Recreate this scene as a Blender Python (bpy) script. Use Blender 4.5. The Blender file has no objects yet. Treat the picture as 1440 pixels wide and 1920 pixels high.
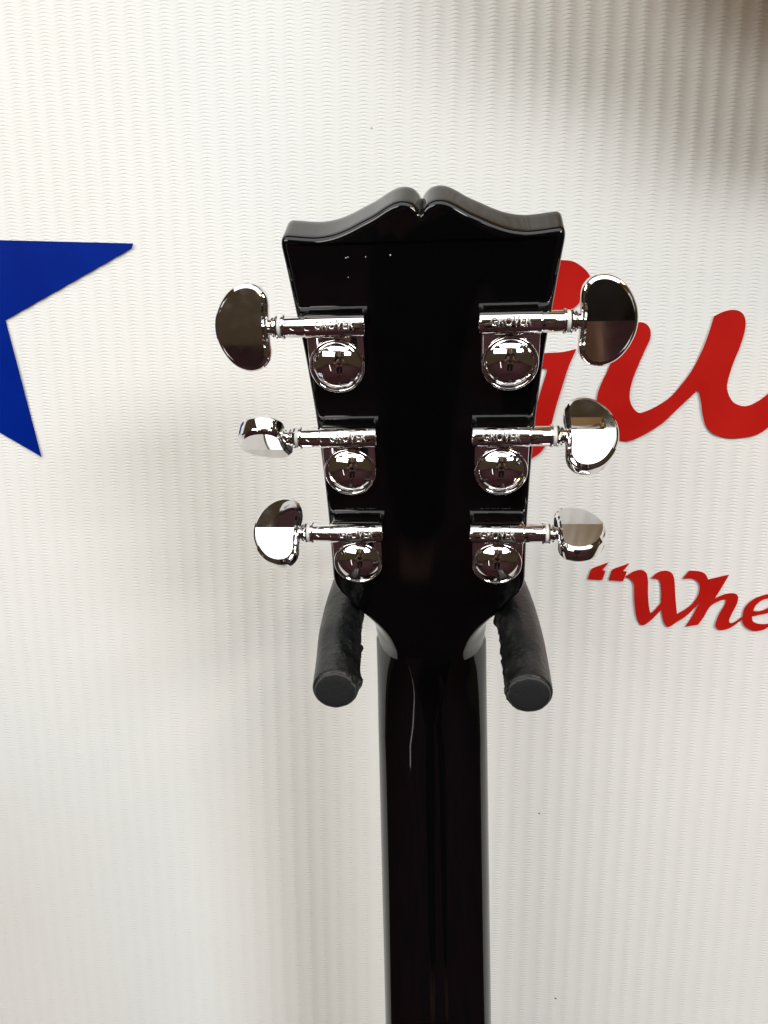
import bpy, bmesh, math, random
from mathutils import Vector, Matrix, noise
random.seed(7)
S = bpy.context.scene
COL = S.collection
rad = math.radians

# ------------------------------------------------------------------ camera
PITCH, YAW, FPX = rad(12.5), rad(5.0), 1450.0
cam_d = bpy.data.cameras.new('camera')
cam = bpy.data.objects.new('camera', cam_d); COL.objects.link(cam)
cam_d.sensor_fit = 'VERTICAL'; cam_d.sensor_height = 36.0
cam_d.lens = 36.0 * FPX / 1920.0
cam_d.clip_start = 0.01; cam_d.clip_end = 60.0
cam.location = (0, 0, 0)
cam.rotation_euler = (math.pi / 2 - PITCH, 0, YAW)
S.camera = cam

# ------------------------------------------------------------------ world, lamps, exposure
W = bpy.data.worlds.new('World'); S.world = W; W.use_nodes = True
bg = W.node_tree.nodes['Background']
bg.inputs['Color'].default_value = (1.0, 0.70, 0.40, 1); bg.inputs['Strength'].default_value = 0.052
S.view_settings.view_transform = 'Standard'; S.view_settings.look = 'None'
S.view_settings.exposure = 0.07; S.view_settings.gamma = 1.0
S.view_settings.use_curve_mapping = False

def lamp(name, loc, target, sx, sy, power, col):
    d = bpy.data.lights.new(name, 'AREA'); d.shape = 'RECTANGLE'
    d.size, d.size_y, d.energy, d.color = sx, sy, power, col
    o = bpy.data.objects.new(name, d); COL.objects.link(o)
    o.location = loc
    o.rotation_euler = (Vector(target) - Vector(loc)).to_track_quat('-Z', 'Y').to_euler()
    return o
lamp('ceiling_lamp', (2.10, -2.60, 1.25), (0, .4, -.3), 1.4, 0.60, 66, (.96, .985, 1.0))
lamp('ceiling_lamp', (-1.90, -2.40, 1.05), (-.05, .4, -.35), 2.8, 0.90, 58, (1.0, .97, .89))
lamp('ceiling_fill', (0.0, -1.45, 1.75), (0, -1.25, 0), 3.6, 2.4, 62, (.985, .995, 1.0))  # broad overhead fill, added to soften the wall shadows
lamp('shop_lamp', (1.15, -0.45, 0.95), (0, .4, -.1), 0.2, 0.2, 3.5, (1.0, .60, .22))
lamp('standing_lamp', (-0.66, -0.80, -0.66), (-.03, .25, -.03), 0.035, 0.5, .16, (1.0, .98, .96))

# ------------------------------------------------------------------ helpers
def photo_ray(u, v):                         # direction through a point of the 1440 x 1920 photograph
    cp, sp, cy, sy = math.cos(PITCH), math.sin(PITCH), math.cos(YAW), math.sin(YAW)
    F = Vector((-sy * cp, cy * cp, -sp)); R = Vector((cy, sy, 0)); U = R.cross(F)
    return F + R * ((u - 720) / FPX) - U * ((v - 960) / FPX)
WALL_Y = 0.400
def on_wall(u, v):                           # (x, z) on the wall plane
    d = photo_ray(u, v); k = WALL_Y / d.y
    return (d.x * k, d.z * k)

def link(name, me, mat, parent=None, loc=None, rot=None):
    o = bpy.data.objects.new(name, me); COL.objects.link(o)
    if mat is not None and not me.materials: me.materials.append(mat)
    if parent: o.parent = parent
    if loc is not None: o.location = loc
    if rot is not None: o.rotation_euler = rot
    return o
def mesh(name, verts, faces, smooth=True, sharp=35):
    me = bpy.data.meshes.new(name)
    me.from_pydata([tuple(v) for v in verts], [], faces); me.validate(); me.update()
    bm = bmesh.new(); bm.from_mesh(me)
    bmesh.ops.remove_doubles(bm, verts=bm.verts, dist=1e-7)
    bmesh.ops.recalc_face_normals(bm, faces=bm.faces); bm.to_mesh(me); bm.free()
    if smooth:
        me.polygons.foreach_set('use_smooth', [True] * len(me.polygons))
        me.set_sharp_from_angle(angle=rad(sharp))
    return me
def tag(o, label=None, cat=None, group=None, kind=None):
    for k, v in (('label', label), ('category', cat), ('group', group), ('kind', kind)):
        if v: o[k] = v
    return o
def empty(name, loc=(0, 0, 0)):
    o = bpy.data.objects.new(name, None); COL.objects.link(o); o.location = loc
    o.empty_display_size = .02
    return o
def catmull(pts, per=8, closed=True, corners=()):
    """smooth curve through pts; corner indices stay sharp"""
    n = len(pts); out = []
    segs = n if closed else n - 1
    for i in range(segs):
        p1, p2 = Vector(pts[i]), Vector(pts[(i + 1) % n])
        p0 = Vector(pts[(i - 1) % n]) if (closed or i > 0) else p1
        p3 = Vector(pts[(i + 2) % n]) if (closed or i + 2 < n) else p2
        t1 = (p2 - p0) * .5; t2 = (p3 - p1) * .5
        if i in corners: t1 = (p2 - p1)
        if (i + 1) % n in corners: t2 = (p2 - p1)
        L = (p2 - p1).length
        for t_, ref in ((t1, None), (t2, None)):
            if t_.length > 1.3 * L and t_.length > 0: t_ *= 1.3 * L / t_.length
        for k in range(per):
            s = k / per; s2, s3 = s * s, s ** 3
            out.append(p1 * (2*s3 - 3*s2 + 1) + t1 * (s3 - 2*s2 + s) + p2 * (3*s2 - 2*s3) + t2 * (s3 - s2))
    if not closed: out.append(Vector(pts[-1]))
    return out
def loft(rings, cap0=True, cap1=True, closed=True):
    V, Fc = [], []; n = len(rings[0])
    for r in rings: V += [tuple(p) for p in r]
    for i in range(len(rings) - 1):
        for j in range(n if closed else n - 1):
            a, b = i*n + j, i*n + (j+1) % n
            Fc.append((a, b, b + n, a + n))
    if cap0: Fc.append(tuple(range(n)))
    if cap1: Fc.append(tuple(range((len(rings)-1)*n, len(rings)*n)))
    return V, Fc
def lathe(profile, axis='x', seg=40, c=(0, 0, 0), cap=True):
    """profile = [(radius, distance along axis)]"""
    rings = []
    for r, h in profile:
        ring = []
        for k in range(seg):
            t = 2 * math.pi * k / seg; a_, b_ = r * math.cos(t), r * math.sin(t)
            ring.append((c[0] + h, c[1] + a_, c[2] + b_) if axis == 'x' else (c[0] + a_, c[1] + h, c[2] + b_))
        rings.append(ring)
    return loft(rings, cap and profile[0][0] > 0, cap and profile[-1][0] > 0)
def sheet(name, loops, thick, mat, parent, y):
    """flat cut shape on the wall: loops = [[(x, z)...]...]; thin but solid"""
    cu = bpy.data.curves.new(name, 'CURVE'); cu.dimensions = '2D'; cu.fill_mode = 'BOTH'; cu.extrude = thick / 2
    for lp in loops:
        sp = cu.splines.new('POLY'); sp.points.add(len(lp) - 1); sp.use_cyclic_u = True
        for p, q in zip(sp.points, lp): p.co = (q[0], q[1], 0, 1)
    t = bpy.data.objects.new('tmp', cu); COL.objects.link(t)
    dg = bpy.context.evaluated_depsgraph_get(); dg.update()
    me = bpy.data.meshes.new_from_object(t.evaluated_get(dg))
    bpy.data.objects.remove(t); bpy.data.curves.remove(cu)
    me.name = name
    me.transform(Matrix(((1,0,0,0),(0,0,-1,0),(0,1,0,0),(0,0,0,1))))       # (x, z, d) -> (x, -d, z)
    me.materials.clear()
    return link(name, me, mat, parent, (0, y, 0))

# ------------------------------------------------------------------ materials
def pbr(name, col, rough=.5, metal=0., **kw):
    m = bpy.data.materials.new(name); m.use_nodes = True
    b = m.node_tree.nodes['Principled BSDF']
    b.inputs['Base Color'].default_value = (*col, 1); b.inputs['Roughness'].default_value = rough
    b.inputs['Metallic'].default_value = metal
    for k, v in kw.items(): b.inputs[k].default_value = v
    return m, m.node_tree, b
def nd(nt, typ, **kw):
    n = nt.nodes.new(typ)
    for k, v in kw.items():
        if k in n.inputs: n.inputs[k].default_value = v
        else: setattr(n, k, v)
    return n
def math_node(nt, op, a, b=None, c=None):
    n = nt.nodes.new('ShaderNodeMath'); n.operation = op
    for i, x in enumerate((a, b, c)):
        if x is None: continue
        if isinstance(x, (int, float)): n.inputs[i].default_value = x
        else: nt.links.new(x, n.inputs[i])
    return n.outputs[0]
def noisy(nt, b, scale, lo, hi, sock='Roughness', detail=4.):
    tc = nd(nt, 'ShaderNodeTexCoord'); nz = nd(nt, 'ShaderNodeTexNoise', Scale=scale, Detail=detail)
    mr = nd(nt, 'ShaderNodeMapRange'); mr.inputs[1].default_value = .3; mr.inputs[2].default_value = .7
    mr.inputs[3].default_value = lo; mr.inputs[4].default_value = hi
    nt.links.new(tc.outputs['Object'], nz.inputs['Vector']); nt.links.new(nz.outputs[0], mr.inputs[0])
    nt.links.new(mr.outputs[0], b.inputs[sock])
def noise_bump(nt, b, scale, dist, strength=1., detail=3.):
    tc = nd(nt, 'ShaderNodeTexCoord'); nz = nd(nt, 'ShaderNodeTexNoise', Scale=scale, Detail=detail)
    bp = nd(nt, 'ShaderNodeBump', Distance=dist, Strength=strength)
    nt.links.new(tc.outputs['Object'], nz.inputs['Vector']); nt.links.new(nz.outputs[0], bp.inputs['Height'])
    nt.links.new(bp.outputs[0], b.inputs['Normal'])
def noisy_colour(nt, b, scale, c0, c1, detail=5.):
    tc = nd(nt, 'ShaderNodeTexCoord'); nz = nd(nt, 'ShaderNodeTexNoise', Scale=scale, Detail=detail)
    rp = nd(nt, 'ShaderNodeValToRGB'); rp.color_ramp.elements[0].position = .38; rp.color_ramp.elements[1].position = .66
    rp.color_ramp.elements[0].color = (*c0, 1); rp.color_ramp.elements[1].color = (*c1, 1)
    nt.links.new(tc.outputs['Object'], nz.inputs['Vector']); nt.links.new(nz.outputs[0], rp.inputs[0])
    nt.links.new(rp.outputs[0], b.inputs['Base Color'])

lacquer, nt, b = pbr('black_lacquer', (.0015, .0016, .002), .05)
noisy(nt, b, 60, .03, .07)
chrome, nt, b = pbr('chrome', (.80, .79, .79), .05, 1.0)
noisy(nt, b, 240, .02, .075)
satin, nt, b = pbr('satin_chrome', (.82, .81, .8), .24, 1.0)
noisy(nt, b, 300, .18, .3)
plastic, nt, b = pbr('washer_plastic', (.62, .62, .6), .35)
foam, nt, b = pbr('foam_sleeve', (.03, .03, .03), .5); b.inputs['Specular IOR Level'].default_value = .38
noisy_colour(nt, b, 120, (.004, .0055, .0055), (.015, .015, .0145)); noisy(nt, b, 90, .24, .44, 'Roughness')
noise_bump(nt, b, 700, .0004, .6)
cap_m, nt, b = pbr('foam_cut_end', (.005, .0065, .007), .9)
noise_bump(nt, b, 900, .0004, .8)
dust_m, nt, b = pbr('foam_torn_edge', (.045, .044, .043), .9)
noise_bump(nt, b, 900, .0006, 1.)
steel, nt, b = pbr('dark_steel', (.03, .03, .032), .4, .6); noisy(nt, b, 60, .3, .5)
rosewood, nt, b = pbr('fretboard_wood', (.03, .015, .01), .5); noisy_colour(nt, b, 40, (.018, .009, .006), (.05, .024, .014))
bone, nt, b = pbr('nut_bone', (.7, .66, .55), .4); noisy(nt, b, 60, .3, .5)
amber, nt, b = pbr('amber_lacquer', (.5, .22, .05), .15); noisy_colour(nt, b, 9, (.46, .25, .05), (.62, .38, .10))
red, nt, b = pbr('red_vinyl', (.55, .022, .016), .38); b.inputs['Specular IOR Level'].default_value = .03; noisy_colour(nt, b, 30, (.42, .010, .007), (.47, .013, .009)); noise_bump(nt, b, 260, .00015, .5)
blue, nt, b = pbr('blue_vinyl', (.0, .017, .22), .4); b.inputs['Specular IOR Level'].default_value = .03; noisy_colour(nt, b, 30, (.0, .013, .20), (.0, .016, .23)); noise_bump(nt, b, 260, .00015, .5)
carpet, nt, b = pbr('maroon_carpet', (.035, .005, .008), .95); noisy_colour(nt, b, 6, (.016, .0014, .003), (.046, .0032, .0066))
speck_m, nt, b = pbr('fly_speck', (.12, .10, .08), .8)
noisy(nt, b, 400, .7, .9)

# ribbed wall cloth: the ribs are geometry, the fine cross threads are relief in the material
PX, PZ = .00858, .00170
wallm, nt, b = pbr('ribbed_wall_cloth', (.80, .79, .765), .62)
tc = nd(nt, 'ShaderNodeTexCoord'); sx = nd(nt, 'ShaderNodeSeparateXYZ')
nt.links.new(tc.outputs['UV'], sx.inputs[0])
u_, v_ = sx.outputs[0], sx.outputs[1]           # u: ribs, v: threads
cu_ = math_node(nt, 'COSINE', math_node(nt, 'MULTIPLY', u_, 2 * math.pi))
jit = nd(nt, 'ShaderNodeTexNoise', Scale=.9, Detail=3.); jm = nd(nt, 'ShaderNodeMapping'); jm.inputs['Scale'].default_value = (1, .35, 1)
nt.links.new(tc.outputs['UV'], jm.inputs[0]); nt.links.new(jm.outputs[0], jit.inputs['Vector'])
vv = math_node(nt, 'ADD', math_node(nt, 'MULTIPLY_ADD', cu_, -.22, v_), math_node(nt, 'MULTIPLY', jit.outputs[0], .9))
fr = math_node(nt, 'FRACT', vv)
# each thread: a rounded roll that overhangs the one below
roll = math_node(nt, 'POWER', math_node(nt, 'SINE', math_node(nt, 'MULTIPLY', math_node(nt, 'POWER', fr, .62), math.pi)), .6)
amp = math_node(nt, 'MULTIPLY_ADD', math_node(nt, 'POWER', math_node(nt, 'MULTIPLY_ADD', cu_, .5, .5), 2.0), .8, .2)
hgt = math_node(nt, 'MULTIPLY', roll, amp)
bp = nd(nt, 'ShaderNodeBump', Distance=.00022, Strength=1.0)
nt.links.new(hgt, bp.inputs['Height']); nt.links.new(bp.outputs[0], b.inputs['Normal'])
# faint uneven tint of the cloth itself
nz = nd(nt, 'ShaderNodeTexNoise', Scale=7., Detail=5.); rp = nd(nt, 'ShaderNodeValToRGB')
nt.links.new(tc.outputs['Object'], nz.inputs['Vector']); nt.links.new(nz.outputs[0], rp.inputs[0])
rp.color_ramp.elements[0].position = .3; rp.color_ramp.elements[1].position = .7
rp.color_ramp.elements[0].color = (.765, .765, .742, 1); rp.color_ramp.elements[1].color = (.80, .803, .785, 1)
nt.links.new(rp.outputs[0], b.inputs['Base Color'])

# ------------------------------------------------------------------ setting: wall and floor
def build_wall():
    x0, x1, z0, z1 = -.62, .56, -.75, .62
    ncol = int((x1 - x0) / PX) * 8; nrow = 110
    V, Fc, UV = [], [], []
    for j in range(nrow + 1):
        z = z0 + (z1 - z0) * j / nrow
        for i in range(ncol + 1):
            x = x0 + PX * i / 8
            # the cloth does not hang perfectly straight
            w = .0022 * noise.noise((x * 6, z * 2.2, 3.1)) + .0007 * noise.noise((x * 40, z * 5, 1.7))
            dep = .00016 * math.cos(2 * math.pi * i / 8) + .0004 * noise.noise((x * 9, z * 3, 8.2))
            V.append((x + w, WALL_Y + .0006 - dep, z)); UV.append((i / 8, z / PZ))
    n = ncol + 1
    for j in range(nrow):
        for i in range(ncol):
            a = j * n + i; Fc.append((a, a + 1, a + n + 1, a + n))
    me = bpy.data.meshes.new('wall'); me.from_pydata(V, [], Fc)
    uvl = me.uv_layers.new(name='UVMap')
    li = [0] * len(me.loops); me.loops.foreach_get('vertex_index', li)
    flat = []
    for k in li: flat += UV[k]
    uvl.data.foreach_set('uv', flat)
    me.polygons.foreach_set('use_smooth', [True] * len(me.polygons)); me.update()
    return tag(link('wall', me, wallm), kind='structure')
wall = build_wall()
fl = mesh('floor', [(-3, -4, 0), (3, -4, 0), (3, .45, 0), (-3, .45, 0)], [(0, 1, 2, 3)], False)
tag(link('floor', fl, carpet, None, (0, 0, -1.25)), kind='structure')
for u, v, s in ((1011, 1525, .00045), (1042, 1872, .00055), (697, 240, .0003)):
    x, z = on_wall(u, v)
    pr = [(s * math.cos(t), -s * .5 * math.sin(t)) for t in [k * math.pi / 10 for k in range(6)]]
    V, Fc = lathe(pr, 'y', 10)
    link('speck', mesh('speck', V, Fc), speck_m, wall, (x, WALL_Y, z))

# ------------------------------------------------------------------ vinyl star and lettering on the wall
DEC_Y = WALL_Y - .0004
star = [on_wall(*p) for p in ((250,456.5),(248,465),(11,600),(78.5,857),(75,854),(-110,747),(-298,872),(-302,868),(-225,610),(-462,474),(-460,466),(-187,451),(-114,182),(-108,182),(-36,449.5))]
tag(sheet('vinyl_star', [star], .0003, blue, None, DEC_Y), 'flat blue vinyl star stuck on the ribbed white wall', 'star')

def px(pts): return [on_wall(*p) for p in pts]
script = tag(empty('script_lettering', (0, 0, 0)), 'large red vinyl script letters on the wall beside the headstock', 'lettering')
G = [(1057,488),(1076,491),(1095,503.5),(1106,518),(1108,532),(1098,550),(1085,569),(1069.5,582),(1050,589),(1039,589),
     (1010,575),(985,570),(945,600),(910,660),(895,730),(905,790),(935,822),(970,815),(998,780),(1017,722),(1026,693),(1021,690),
     (965,688),(968,668),(1021,662),(1053.5,660),(1080.6,654),(1066,687),(1053.5,725.6),(1042,764),(1033,799),(1024,832),(1004,855),
     (960,872),(900,872),(850,845),(822,790),(820,710),(840,630),(885,555),(950,505),(1010,488)]
sheet('letter', [catmull(px(G), 6, corners=(9, 20, 21, 22, 23, 26))], .0003, red, script, DEC_Y)
u_l = [(1200,604),(1213,609),(1219,620),(1218,636),(1208,658.5),(1194,690),(1184.5,716),(1180,741.6),(1184.5,761),(1197,773.5),(1213,770),
       (1235.6,759),(1258,743),(1280,717.6),(1299.5,690),(1315.5,658.5),(1328,626.5),(1338.5,593),(1357,584),(1376,581),(1390.5,586.6),
       (1397,601),(1395,623),(1386,652),(1373,684),(1363,719),(1365,738),(1374.6,754),(1392,761),(1411,757.5),(1440,738),(1470,705),(1490,680),(1505,690),
       (1480,765),(1440,801),(1418,815),(1392,820.5),(1363,821),(1338,813.5),(1323.5,799),(1317,777),(1314,754),(1309,730.4),(1293,745),
       (1267.5,769),(1242,793),(1216,810),(1191,823),(1175,827),(1159,824.6),(1140,814),(1125,795),(1118,770),(1120.5,738),(1130,713),(1140,692),
       (1152,660),(1163,630),(1178,610)]
sheet('letter', [catmull(px(u_l), 6, corners=(17, 43))], .0003, red, script, DEC_Y)

tagl = tag(empty('tagline_lettering', (0, 0, 0)), 'small red italic vinyl words opening with a quotation mark below the script', 'lettering')
for q in ([(1141,1054),(1129,1068.7),(1135,1069.7),(1129,1087),(1101.7,1085.7),(1104,1078),(1108,1067.5),(1112,1064.5)],
          [(1180,1055.8),(1167.8,1070.4),(1175,1071),(1168,1089),(1141,1087.4),(1143.5,1079),(1146.4,1069.7),(1151,1066)]):
    sheet('quotation_mark', [px(q)], .0003, red, tagl, DEC_Y)
Wl = [(1171.5,1081.3),(1187,1071.6),(1202,1068.4),(1211.5,1074),(1214.5,1088.6),(1214.5,1113),(1216.4,1137),(1219,1150),(1226,1144.5),(1238.8,1130),
      (1239.5,1113),(1237.8,1093.5),(1233.4,1085.7),(1220,1084),(1233.4,1072.8),(1248,1069.7),(1259,1074),(1263.8,1086),(1265.5,1113),(1267.4,1137),
      (1269,1151),(1284.5,1142),(1299,1130),(1308.8,1115.4),(1311.7,1100.8),(1307.5,1090),(1296.6,1084.5),(1279,1085),(1291.7,1069.7),(1308.8,1070.4),
      (1321,1075),(1327.5,1086),(1313,1126.3),(1301.5,1139.7),(1284.5,1155.5),(1267.4,1166.4),(1253,1175),(1245.6,1168.8),(1242,1156.7),(1239.5,1142),
      (1226,1156.7),(1211.5,1168.8),(1204,1171.7),(1197,1166.4),(1192,1151.8),(1189,1125),(1188.4,1098.3),(1186,1089.8),(1180,1084.2)]
sheet('letter', [catmull(px(Wl), 6, corners=(0, 7, 9, 13, 20, 27, 28, 31, 32, 39))], .0003, red, tagl, DEC_Y)
hl = [(1327.7,1086),(1366.6,1077),(1352.5,1100.8),(1339,1122.6),(1352.5,1116),(1367,1112),(1379,1113),(1383.4,1120),(1380.5,1132.4),(1372,1149),
      (1366.6,1161.5),(1369,1167.6),(1376.8,1166),(1391,1156),(1391.2,1160),(1386.5,1164),(1369.5,1176),(1352.5,1181),(1342.8,1177.3),(1341,1170),(1347.6,1151.8),
      (1357.4,1134.8),(1361,1125),(1355,1124),(1342.8,1128.7),(1330.6,1137),(1318.5,1156.7),(1308,1170.8),(1284.5,1174.4),(1296.6,1156.7),(1313.2,1126.3)]
sheet('letter', [catmull(px(hl), 6, corners=(0, 1, 3, 13, 14, 27, 28, 30))], .0003, red, tagl, DEC_Y)
el = [(1391.6,1160),(1393,1149),(1397.5,1137),(1411,1124),(1430,1116),(1450,1112),(1468,1114),(1475,1123),(1468,1136),(1445,1147),(1420,1153),(1409,1155.5),(1411,1164),(1420.6,1168.8),
      (1440,1168.8),(1462,1160),(1470,1163),(1440,1175),(1430,1180.5),(1413,1182.7),(1398.7,1176),(1392.5,1168)]
eh = [(1411.5,1145),(1416,1135),(1428,1125),(1440,1121.4),(1450,1121),(1454,1126),(1440,1139),(1425,1145.2)]
sheet('letter', [catmull(px(el), 6, corners=(11, 16)), catmull(px(eh), 6, corners=(0,))], .0003, red, tagl, DEC_Y)

# ------------------------------------------------------------------ the guitar
TILT = rad(17)
Or = Vector((-.00818, .24693, -.03921))                       # middle of the tuner rows on the back of the headstock
r_ = Vector((.99982, -.00485, .0185)).normalized()
a_ = Vector((-.0195, -.30984, .9506)); a_ = (a_ - r_ * a_.dot(r_)).normalized()
n_ = r_.cross(a_);  n_ = -n_ if n_.y > 0 else n_              # towards the viewer
zv = (a_ * math.cos(TILT) - n_ * math.sin(TILT)).normalized()
tcv = (a_ * math.sin(TILT) + n_ * math.cos(TILT)).normalized()
Nut = Or - a_ * .080
guitar = empty('electric_guitar')
M = Matrix.Identity(4)
for i, c in enumerate((r_, -tcv, zv)):
    for k in range(3): M[k][i] = c[k]
M.translation = Nut
guitar.matrix_world = M
tag(guitar, 'glossy black electric guitar hanging face to the wall, back of headstock with chrome tuners showing', 'guitar')
HS_LOC = Vector((0, -math.sin(TILT) * .080, math.cos(TILT) * .080)); HS_ROT = (TILT, 0, 0)

mm = .001
back = [(0,76.5),(.9,77.9),(2.4,79.2),(4.6,79.8),(7,79.5),(9.5,78.4),(13,76.4),(16.5,74.8),(20.5,73.0),(24.5,71.7),(28.5,71.1),(32,71.2),(35.8,71.6),(38.0,71.7),
        (39.2,70.8),(39.5,68.8),(38.9,64),(38,56),(37.1,48),(36,38),(35.2,28),(34.4,16),(33.8,0),(33.5,-20),(33.7,-40),(33.7,-46),(32.6,-50),(29,-54.4),(24,-60.2),
        (17.4,-67.2),(13.2,-72.6),(10.6,-77),(8.8,-81),(7.6,-86)]
front = []
for x, a in back:
    if a > 60: front.append((x * 1.012, a + 2.3 * min(1, (a - 60) / 8)))
    else: front.append((x, a))
for k, q in zip(range(26, 34), [(33,-50.6),(30.4,-55.4),(26.6,-61),(23.2,-68),(21.9,-74),(21.5,-79),(21.0,-83),(20.6,-88)]): front[k] = q
def half(pts):
    c = catmull(pts, 6, closed=False, corners=(0,))
    return c
hb, hf = half(back), half(front)
def full(h): return [(p[0], p[1]) for p in h] + [(-p[0], p[1]) for p in reversed(h) if p[0] > 1e-6]
fb, ff = full(hb), full(hf)
def inset(pl, d):
    n = len(pl); out = []
    for i in range(n):
        p, q = Vector(pl[i - 1]), Vector(pl[(i + 1) % n]); t = (q - p).normalized()
        nn = Vector((t.y, -t.x)); out.append(Vector(pl[i]) + nn * d)
    return out
# sign so that the inset goes inwards
sg = 1 if abs(inset(fb, 1.0)[len(fb)//4][0]) < abs(fb[len(fb)//4][0]) else -1
rings = []
for y, ins in ((0, 2.2), (.02, 1.7), (.12, 1.15), (.35, .66), (.8, .26), (1.4, .06), (2.2, 0), (3.5, 0), (5.5, 0), (8, 0), (11, 0), (13.4, 0), (14.4, .2), (15.0, .8)):
    t = y / 15.0; e = max(0, 1 - (1 - t) ** 1.45) ** (1 / 1.45); ring = []
    for p, q in zip(fb, ff):
        k = e if p[1] < -48 else t
        if p[1] < -48: k = e * min(1, (-48 - p[1]) / 12) + t * (1 - min(1, (-48 - p[1]) / 12))
        ring.append((p[0] + (q[0] - p[0]) * k, p[1] + (q[1] - p[1]) * k))
    ring = inset(ring, sg * ins)
    rings.append([(p[0] * mm, y * mm, p[1] * mm) for p in ring])
V, Fc = loft(rings, False, True)
nr = len(fb); kc = next(i for i, p in enumerate(hb) if p[1] < -58)       # back face: one flat polygon, then strips where it sweeps
lf = lambda i: 0 if i == 0 else nr - i
Fc.append(tuple(list(range(0, kc + 1)) + [lf(i) for i in range(kc, 0, -1)]))
for i in range(kc, len(hb) - 1): Fc.append((i, i + 1, lf(i + 1), lf(i)))
V = [(x, y - (.0030 * (-76 - z / mm) ** 2 * mm if z < -76 * mm else 0), z) for x, y, z in V]   # the back sweeps into the neck
hm = mesh('headstock', V, Fc, sharp=50)
for p in hm.polygons:
    if len(p.vertices) > 8: p.use_smooth = False
head = link('headstock', hm, lacquer, guitar, HS_LOC, HS_ROT)

for fx, fz, fs in ((-21.2, 65.6, .20), (-20.6, 65.8, .16), (-15.6, 65.7, .16), (-8.6, 66.0, .22), (-20.9, 60.2, .12)):  # pale flecks standing in for small lights mirrored in the lacquer
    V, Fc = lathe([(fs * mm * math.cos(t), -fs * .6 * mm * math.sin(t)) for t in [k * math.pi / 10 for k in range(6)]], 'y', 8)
    link('glint_fleck', mesh('glint_fleck', V, Fc), plastic, head, (fx * mm, -.00001, fz * mm))
# neck
def neck_ring(z, w, yb, yf, p, bw, dx, seg=30):
    d = yf - yb; half_ = []
    for k in range(seg + 1):
        t = 1 - math.cos(math.pi / 2 * k / seg)                # 0 at the back, 1 at the fretboard
        e = max(0, 1 - (1 - t) ** p) ** (1 / p)
        half_.append((bw + (w - bw) * e, yb + d * t))
    pts = [(x, y) for x, y in reversed(half_)] + [(-x, y) for x, y in half_]
    return [((x + dx) * mm, y * mm, z * mm) for x, y in pts]
rings = []
for z in [12, 8, 5, 2, 0, -2, -4, -7, -10, -14, -18, -23, -30, -38, -50, -70, -110, -160, -220, -290, -360, -380]:
    t = max(0., -z); w = 21.6 + .0115 * t
    yb = -z * math.tan(TILT) + .5 if z > 0 else .5 * math.exp(-t / 6) - .35 * (1 - math.exp(-t / 20)) - .004 * t
    q = min(1, t / 42); q = q * q * (3 - 2 * q)
    bw = (8.8 if z <= 0 else 8.8 + .45 * z) * (1 - min(1, t / 30)) + .3
    rings.append(neck_ring(z, w if z <= 0 else w - .4, yb, 16.0, 1.28 + .92 * q, bw, .0115 * t))
V, Fc = loft(rings)
link('neck', mesh('neck', V, Fc, sharp=40), lacquer, guitar)
def box(x0, x1, y0, y1, z0, z1, bev=.0005):
    bm = bmesh.new(); bmesh.ops.create_cube(bm, size=1)
    for v in bm.verts:
        v.co = ((x0 + x1)/2 + v.co.x * (x1 - x0), (y0 + y1)/2 + v.co.y * (y1 - y0), (z0 + z1)/2 + v.co.z * (z1 - z0))
    if bev: bmesh.ops.bevel(bm, geom=list(bm.edges), offset=bev, segments=2, affect='EDGES', profile=.6)
    me = bpy.data.meshes.new('box'); bm.to_mesh(me); bm.free()
    me.polygons.foreach_set('use_smooth', [True] * len(me.polygons)); me.set_sharp_from_angle(angle=rad(40))
    return me
V, Fc = loft([[((-w+d)*mm, .01602, z*mm), ((w+d)*mm, .01602, z*mm), ((w-.3+d)*mm, .0212, z*mm), ((-w+.3+d)*mm, .0212, z*mm)] for z, w, d in ((-4, 21.6, 0), (-380, 26, 4.4))])
link('fretboard', mesh('fretboard', V, Fc, False), rosewood, guitar)
link('nut', box(-.0214, .0214, .0161, .0228, -.0039, .0015), bone, guitar)
# body (below the picture)
def body_mesh():
    pts = [(26,0),(52,4),(78,-6),(96,-34),(104,-74),(110,-110),(118,-150),(146,-196),(164,-250),(160,-310),(128,-362),(70,-392),(0,-398),
           (-70,-392),(-128,-362),(-160,-310),(-164,-250),(-146,-196),(-122,-150),(-112,-105),(-118,-58),(-126,-30),(-118,-14),(-98,-16),(-72,-40),(-46,-52),(-30,-30)]
    c = catmull([(x * mm, z * mm) for x, z in pts], 5)
    s2 = 1 if abs(inset(c, .01)[60][0]) < abs(c[60][0]) else -1
    rg = []
    for y, ins in ((-20, 4), (-19.4, 2), (-17.5, .5), (-15, 0), (15, 0), (22, 1), (26, 4), (29, 20)):
        rg.append([(p[0], y * mm, p[1]) for p in inset(c, s2 * ins * mm)])
    V, Fc = loft(rg); return mesh('body', V, Fc, sharp=40)
bodym = body_mesh()
link('body', bodym, lacquer, guitar, (.0044, 0, -.366))

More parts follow.
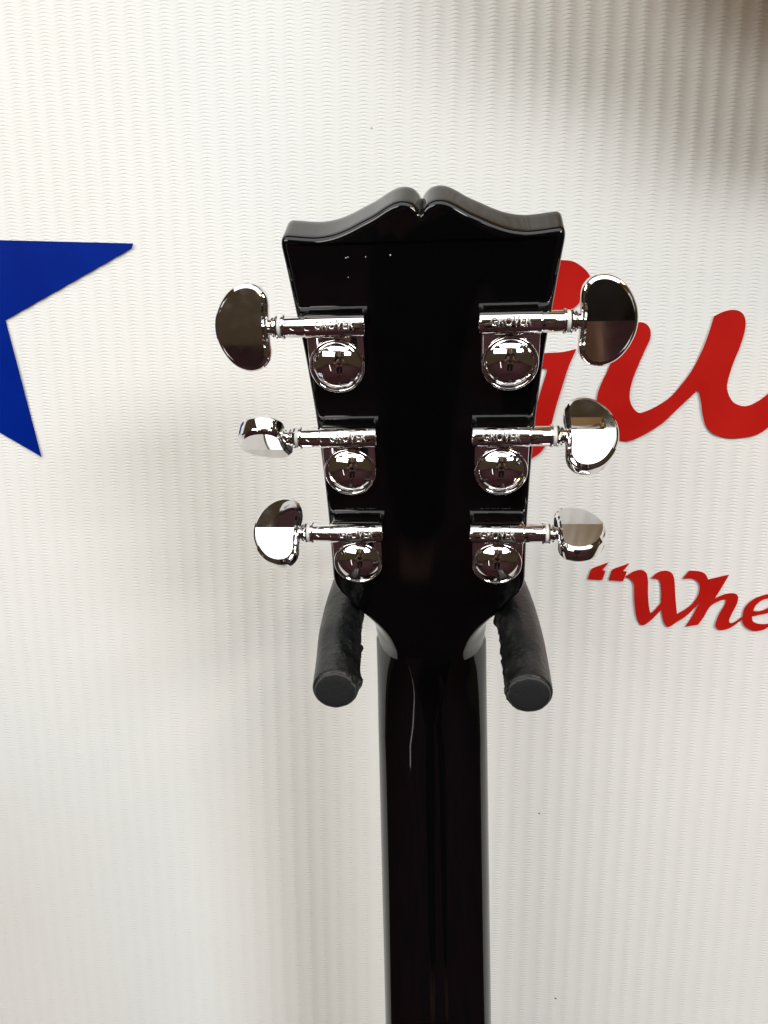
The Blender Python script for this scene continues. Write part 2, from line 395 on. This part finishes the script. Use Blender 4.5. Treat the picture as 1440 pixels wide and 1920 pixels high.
# ------------------------------------------------------------------ tuning machines
def housing_mesh(s):
    out = []
    R = 8.45
    for k in range(25):
        t = math.pi + math.pi * k / 24; out.append((R * math.cos(t), R * math.sin(t)))
    out += [(R, 3), (R, 9), (R, 14.4), (R - .6, 15.2), (0, 15.2), (-R + .6, 15.2), (-R, 14.4), (-R, 9), (-R, 3)]
    out = out[::-1]
    rg = []
    s3 = 1 if abs(inset(out, .5)[20][1]) < abs(out[20][1]) else -1
    for y, ins in ((.0, 0), (-3.6, 0), (-4.1, .2), (-4.35, .7)):
        rg.append([(p[0] * s * mm, y * mm, p[1] * mm) for p in inset(out, s3 * ins)])
    V, Fc = loft(rg); return mesh('tuning_machine', V, Fc, sharp=40)
AX, AH = 12.2, 4.7                                        # worm axis: distance above the dome, height over the lacquer
dome_prof = [(8.4,-.2),(8.4,4.2),(8.3,4.75),(8.05,5.05),(7.75,5.1),(7.5,4.95),(7.38,4.75)]
for k in range(15):
    t = rad(48) * (1 - k / 14); dome_prof.append((max(.0001, 9.75 * math.sin(t)), 4.8 + 9.75 * (math.cos(t) - math.cos(rad(48)))))
V, Fc = lathe([(r * mm, -h * mm) for r, h in dome_prof], 'y', 56); domem = mesh('dome_cap', V, Fc, sharp=48)
def axis_lathe(name, prof, s, seg=36):
    V, Fc = lathe([(r * mm, s * h * mm) for r, h in prof], 'x', seg, (0, 0, 0)); return mesh(name, V, Fc, sharp=38)
barrel_p = [(.5,-9.3),(2.9,-9.3),(3.25,-9.0),(3.35,-8.5),(3.35,8.0),(3.25,8.35),(2.8,8.5)]
bush_p = [(2.8,8.3),(3.05,8.5),(3.05,14.2),(3.0,14.3),(3.45,14.45),(3.55,14.8),(3.45,15.15),(2.6,15.2)]
wash_p = [(2.5,15.1),(3.05,15.15),(3.15,15.4),(3.15,16.1),(3.0,16.3),(2.4,16.35)]
ferr_p = [(2.3,16.3),(3.1,16.35),(3.35,16.7),(3.1,17.05),(2.55,17.15),(2.45,17.4),(2.75,17.6),(2.95,17.9),(2.6,18.2),(2.2,18.5),(2.0,20)]
barrelM = {s: axis_lathe('barrel', barrel_p, s) for s in (1, -1)}
bushM = {s: axis_lathe('bushing', bush_p, s) for s in (1, -1)}
washM = {s: axis_lathe('washer', wash_p, s) for s in (1, -1)}
ferrM = {s: axis_lathe('ferrule', ferr_p, s) for s in (1, -1)}
def button_mesh(s):
    hp = [(19.0,3.6),(18.8,7),(19.4,9.5),(21.3,11.7),(24.4,12.5),(27.5,11.9),(30.2,10.2),(32.6,7.2),(34.2,3.6)]
    c = catmull([(18.95,0)] + hp + [(34.7,0)] + [(x, -y) for x, y in reversed(hp)], 5)
    c = [(p[0], p[1]) for p in c]
    s3 = 1 if inset(c, 1.)[50][0] < c[50][0] else -1
    V, Fc = [], []; n = len(c); rg = []
    zr, kk = 3.85, math.tan(rad(5))
    def ring(ins, top):                      # height: follows the peaked face
        o = []
        for p in inset(c, s3 * ins): o.append((p[0], p[1], top))
        return o
    lv = [(0, 1.3), (.12, 1.9), (.42, 2.35), (.9, 2.62)]
    up = [ring(i, t) for i, t in lv if t > 0]
    face = [(p[0], p[1], zr - abs(p[1]) * kk) for p in inset(c, s3 * 1.35)]
    top = up + [face]
    allr = [[(x, y, -t) for x, y, t in r] for r in reversed(top)] + top
    for r in allr: V += [(s * x * mm, -t * mm, y * mm) for x, y, t in r]
    for i in range(len(allr) - 1):
        for j in range(n): a, b2 = i*n + j, i*n + (j+1) % n; Fc.append((a, b2, b2 + n, a + n))
    for base in (0, (len(allr) - 1) * n):
        i_in, i_out = 0, n // 2              # vertices on the shaft line: the ridge joins them
        ra = list(range(base + i_in, base + i_out + 1)); rb = list(range(base + i_out, base + n)) + [base + i_in]
        Fc.append(tuple(ra)); Fc.append(tuple(rb))
    me = mesh('button', V, Fc, sharp=22)
    for p in me.polygons:
        if len(p.vertices) > 8: p.use_smooth = False          # the two flat facets of each face
    return me
buttonM = {s: button_mesh(s) for s in (1, -1)}
houseM = {s: housing_mesh(s) for s in (1, -1)}
def letter_mesh(s):
    cu = bpy.data.curves.new('lettering', 'FONT'); cu.body = 'GROVER'; cu.size = 3.9 * mm; cu.align_x = 'CENTER'; cu.align_y = 'CENTER'
    cu.extrude = .16 * mm; cu.bevel_depth = .13 * mm; cu.bevel_resolution = 1; cu.space_character = 1.06; cu.resolution_u = 3
    t = bpy.data.objects.new('tmp', cu); COL.objects.link(t)
    dg = bpy.context.evaluated_depsgraph_get(); dg.update(); me = bpy.data.meshes.new_from_object(t.evaluated_get(dg))
    bpy.data.objects.remove(t); bpy.data.curves.remove(cu)
    R = 3.36 * mm; ang0 = rad(18)            # letters stand on the barrel, turned a little upwards
    xs = [v.co.x for v in me.vertices]; wid = max(xs) - min(xs); kx = 11.6 * mm / wid
    for v in me.vertices:
        rr = R + v.co.z; an = ang0 + v.co.y / R
        v.co = (v.co.x * kx - s * .4 * mm, -rr * math.cos(an), rr * math.sin(an))
    me.materials.clear(); me.name = 'lettering'
    return me
letM = {s: letter_mesh(s) for s in (1, -1)}
rows = [(25.4, 35.4), (23.9, .0), (23.6, -35.1)]
turn = {(-1, 0): 15, (-1, 1): -45, (-1, 2): 58, (1, 0): 14, (1, 1): 54, (1, 2): 87}
for s in (-1, 1):
    for k, (cx, ca) in enumerate(rows):
        loc = HS_LOC + Matrix.Rotation(TILT, 3, 'X') @ Vector((s * cx * mm, -.02 * mm, ca * mm))
        t = link('tuning_machine', houseM[s], chrome, guitar, loc, HS_ROT)
        link('dome_cap', domem, chrome, t)
        ax = (0, -AH * mm, AX * mm)
        link('barrel', barrelM[s], chrome, t, ax); link('bushing', bushM[s], chrome, t, ax)
        link('washer', washM[s], plastic, t, ax); link('ferrule', ferrM[s], chrome, t, ax)
        link('button', buttonM[s], chrome, t, ax, (rad(-turn[(s, k)]), 0, 0))
        link('lettering', letM[s], satin, t, ax)

# ------------------------------------------------------------------ the wall hanger
hang = tag(empty('guitar_hanger', (-.006, WALL_Y, -.085)), 'wall hanger with two worn dark grey foam covered arms under the headstock', 'hanger')
H0 = hang.location
def tube(path, R, seg=40, rough=0., side=1, close=True):
    P = catmull(path, 14, closed=False); rg = []
    for i, p in enumerate(P):
        q = P[min(i + 1, len(P) - 1)] - P[max(i - 1, 0)]; q.normalize()
        up = Vector((0, 0, 1)); xa = q.cross(up).normalized(); za = xa.cross(q)
        ring = []
        for k in range(seg):
            t = 2 * math.pi * k / seg; d = xa * math.cos(t) + za * math.sin(t)
            pos = p + d * R
            if rough:
                inner = max(0, d.x * side)                  # torn on the side towards the neck
                nz_ = noise.noise(pos * 420) * .5 + noise.noise(pos * 900) * .35
                lump = max(0, noise.noise(pos * 260 + Vector((4, 1, 7))) - .25) * 2
                pos = pos + d * (rough * (.12 + inner) * nz_ + rough * 1.3 * inner * lump)
            ring.append(pos - H0)
        rg.append(ring)
    return rg
for s, path in ((-1, [(-.0362,.2325,-.1110),(-.0372,.245,-.1080),(-.0388,.262,-.1035),(-.0392,.285,-.0985),(-.0375,.308,-.0935),(-.030,.326,-.090)]),
                (1, [(.0262,.2325,-.1098),(.0262,.245,-.1065),(.0256,.262,-.1015),(.0238,.285,-.0965),(.0205,.308,-.0925),(.014,.326,-.090)])):
    rg = tube(path, .0076, 60, .0010, -s)
    # rounded mouth
    p0 = Vector(path[0]) - H0; dirv = (Vector(path[1]) - Vector(path[0])).normalized()
    mouth = [[p0 + (q - p0) * f_ - dirv * d_ for q in rg[0]] for f_, d_ in ((.80, .0013), (.90, .00125), (.975, .0008))]
    V, Fc = loft(mouth + rg)
    arm = link('arm', mesh('arm', V, Fc, sharp=60), foam, hang)
    # torn pale rim and the dark cut end
    rim = [[p0 + (q - p0) * (f_ + .018 * noise.noise(q * 600)) - dirv * d_ for q in rg[0]] for f_, d_ in ((.93, .0006), (.90, .0016), (.85, .0018), (.80, .0012))]
    V, Fc = loft(rim, False, False); link('torn_rim', mesh('torn_rim', V, Fc, sharp=80), dust_m, arm)
    capr = [[p0 + (q - p0) * f_ - dirv * d_ for q in rg[0]] for f_, d_ in ((.86, .0008), (.85, .0017), (.80, .00195), (.55, .0021), (.25, .0022))]
    V, Fc = loft(capr); link('cut_end', mesh('cut_end', V, Fc, sharp=60), cap_m, arm)
rg = tube([(-.034,.318,-.0915),(-.028,.332,-.089),(-.017,.342,-.0875),(-.006,.345,-.087),(.005,.342,-.0875),(.013,.332,-.089),(.018,.318,-.0915)], .0042, 20)
V, Fc = loft(rg); link('yoke', mesh('yoke', V, Fc), steel, hang)
rg = tube([(-.006,.343,-.087),(-.006,.36,-.0865),(-.006,.386,-.086)], .006, 24)
V, Fc = loft(rg); link('stem', mesh('stem', V, Fc), steel, hang)
link('wall_plate', box(-.028, .028, -.0165, .0005, -.05, .05, .003), steel, hang)

# ------------------------------------------------------------------ unseen guitar and strap, added above right to shade the wall's corner
nb = tag(empty('shadow_guitar', (.205, .290, .548)), 'amber guitar added out of view at upper right to cast a shadow on the wall', 'guitar')
bm2 = bodym.copy(); bm2.materials.clear()
link('body', bm2, amber, nb)
nk = bpy.data.objects['neck'].data.copy(); nk.materials.clear()
link('neck', nk, amber, nb, (0, 0, .375))

strap_m, nt, b = pbr('tan_strap', (.40, .24, .09), .7); noisy_colour(nt, b, 30, (.33, .19, .07), (.46, .29, .12))
line = catmull([(.166,.40),(.160,.32),(.157,.24),(.159,.185),(.170,.152),(.195,.136),(.235,.132),(.275,.140),(.305,.165),(.320,.22),(.325,.30),(.328,.40)], 8, closed=False)  # strap loop, added and shaped for a curved band of shadow
rg = []
for i, p in enumerate(line):
    q = (line[min(i + 1, len(line) - 1)] - line[max(i - 1, 0)]).normalized(); nn = Vector((-q.y, q.x)) * .018
    rg.append([(p.x + nn.x, .2800, p.y + nn.y), (p.x - nn.x, .2800, p.y - nn.y), (p.x - nn.x, .2775, p.y - nn.y), (p.x + nn.x, .2775, p.y + nn.y)])
V, Fc = loft(rg)
tag(link('shadow_strap', mesh('shadow_strap', V, Fc, sharp=40), strap_m), 'tan strap loop added out of view at upper right for its shadow on the wall', 'strap')

# ------------------------------------------------------------------ the person taking the picture (seen only in the chrome)
skin_m, nt, b = pbr('skin', (.36, .19, .12), .5); noisy(nt, b, 40, .4, .6)
cloth_m, nt, b = pbr('black_clothes', (.010, .010, .012), .85); noise_bump(nt, b, 90, .002, .6)
denim_m, nt, b = pbr('dark_jeans', (.014, .018, .03), .9); noise_bump(nt, b, 200, .001, .6)
hair_m, nt, b = pbr('dark_hair', (.02, .014, .010), .6); noise_bump(nt, b, 300, .001, .8)
phone_m, nt, b = pbr('phone_glass', (.02, .02, .022), .12); noisy(nt, b, 30, .08, .2)
def skinned(name, chains, sub=2):
    """chains of (position, radius) sharing joints by position -> one continuous skin"""
    V, E_, Rr, idx = [], [], [], {}
    for ch_ in chains:
        last = None
        for p, r in ch_:
            k = tuple(round(c, 4) for c in p)
            if k not in idx: idx[k] = len(V); V.append(p); Rr.append(r)
            if last is not None and last != idx[k]: E_.append((last, idx[k]))
            last = idx[k]
    me = bpy.data.meshes.new(name); me.from_pydata(V, E_, [])
    o = bpy.data.objects.new('tmp', me); COL.objects.link(o)
    sk = o.modifiers.new('skin', 'SKIN'); sk.use_smooth_shade = True
    for i, v in enumerate(me.skin_vertices[0].data): v.radius = (Rr[i], Rr[i]) if not isinstance(Rr[i], tuple) else Rr[i]; v.use_root = (i == 0)
    sd = o.modifiers.new('sub', 'SUBSURF'); sd.levels = sub; sd.render_levels = sub
    dg = bpy.context.evaluated_depsgraph_get(); dg.update()
    out = bpy.data.meshes.new_from_object(o.evaluated_get(dg)); bpy.data.objects.remove(o)
    out.name = name; out.materials.clear()
    return out
person = tag(empty('person', (.05, -.64, -1.25)), 'person in black top and dark jeans holding up a phone, mirrored in the chrome domes', 'person')
P3 = lambda x, y, z: (x, y, z)
hands = []
for sd_ in (-1, 1):
    wr = (sd_ * .105, .37, 1.17); pm = (sd_ * .085, .42, 1.20)
    hands.append([((sd_ * .24, .12, 1.02), .042), ((sd_ * .17, .26, 1.09), .036), (wr, .026), (pm, .03)])
    for k in range(4):
        z = 1.165 + .022 * k; x0 = sd_ * .078
        hands.append([(pm, .03), ((x0, .447, z), .0095), ((sd_ * .055, .458, z + .003), .0085), ((sd_ * (.032 + .004 * abs(k - 2)), .452, z + .004), .0075)])
    hands.append([(pm, .03), ((sd_ * .075, .415, 1.245), .011), ((sd_ * .052, .418, 1.262), .009)])
torso = [[((0, 0, .92), (.15, .11)), ((0, 0, 1.08), (.14, .10)), ((0, .01, 1.25), (.165, .115)), ((0, 0, 1.38), (.12, .09)), ((0, .02, 1.45), .055), ((0, .045, 1.54), (.07, .085)), ((0, .05, 1.63), (.075, .09)), ((0, .05, 1.69), .06)]]
for sd_ in (-1, 1):
    torso.append([((0, 0, 1.38), (.12, .09)), ((sd_ * .17, 0, 1.37), .062), ((sd_ * .22, .05, 1.19), .05), ((sd_ * .24, .12, 1.02), .042)])
    torso.append([((0, 0, .92), (.15, .11)), ((sd_ * .1, 0, .85), .09), ((sd_ * .11, .02, .48), .06), ((sd_ * .115, -.01, .09), .042), ((sd_ * .12, .10, .04), .035)])
body_o = link('body', skinned('body', torso + hands), skin_m, person)
shirt = [[((0, 0, .90), (.165, .125)), ((0, 0, 1.08), (.155, .115)), ((0, .01, 1.25), (.18, .13)), ((0, 0, 1.38), (.135, .105)), ((0, .012, 1.43), .07)]]
for sd_ in (-1, 1): shirt.append([((0, 0, 1.38), (.135, .105)), ((sd_ * .17, 0, 1.37), .075), ((sd_ * .22, .05, 1.19), .064), ((sd_ * .232, .09, 1.08), .058)])
link('shirt', skinned('shirt', shirt), cloth_m, person)
tr = [[((0, 0, .98), (.162, .12)), ((0, 0, .90), (.165, .125))]]
for sd_ in (-1, 1): tr.append([((0, 0, .90), (.165, .125)), ((sd_ * .1, 0, .83), .105), ((sd_ * .11, .02, .48), .075), ((sd_ * .115, -.01, .10), .06)])
link('trousers', skinned('trousers', tr), denim_m, person)
link('hair', skinned('hair', [[((0, .0, 1.60), (.075, .07)), ((0, .03, 1.68), (.085, .095)), ((0, .045, 1.735), .065)]]), hair_m, person)
ph = tag(link('phone', box(-.037, .037, -.004, .004, -.075, .075, .003), phone_m, None, (.05, -.192, -.04)), 'dark phone held up by the person, mirrored in the chrome domes', 'phone')
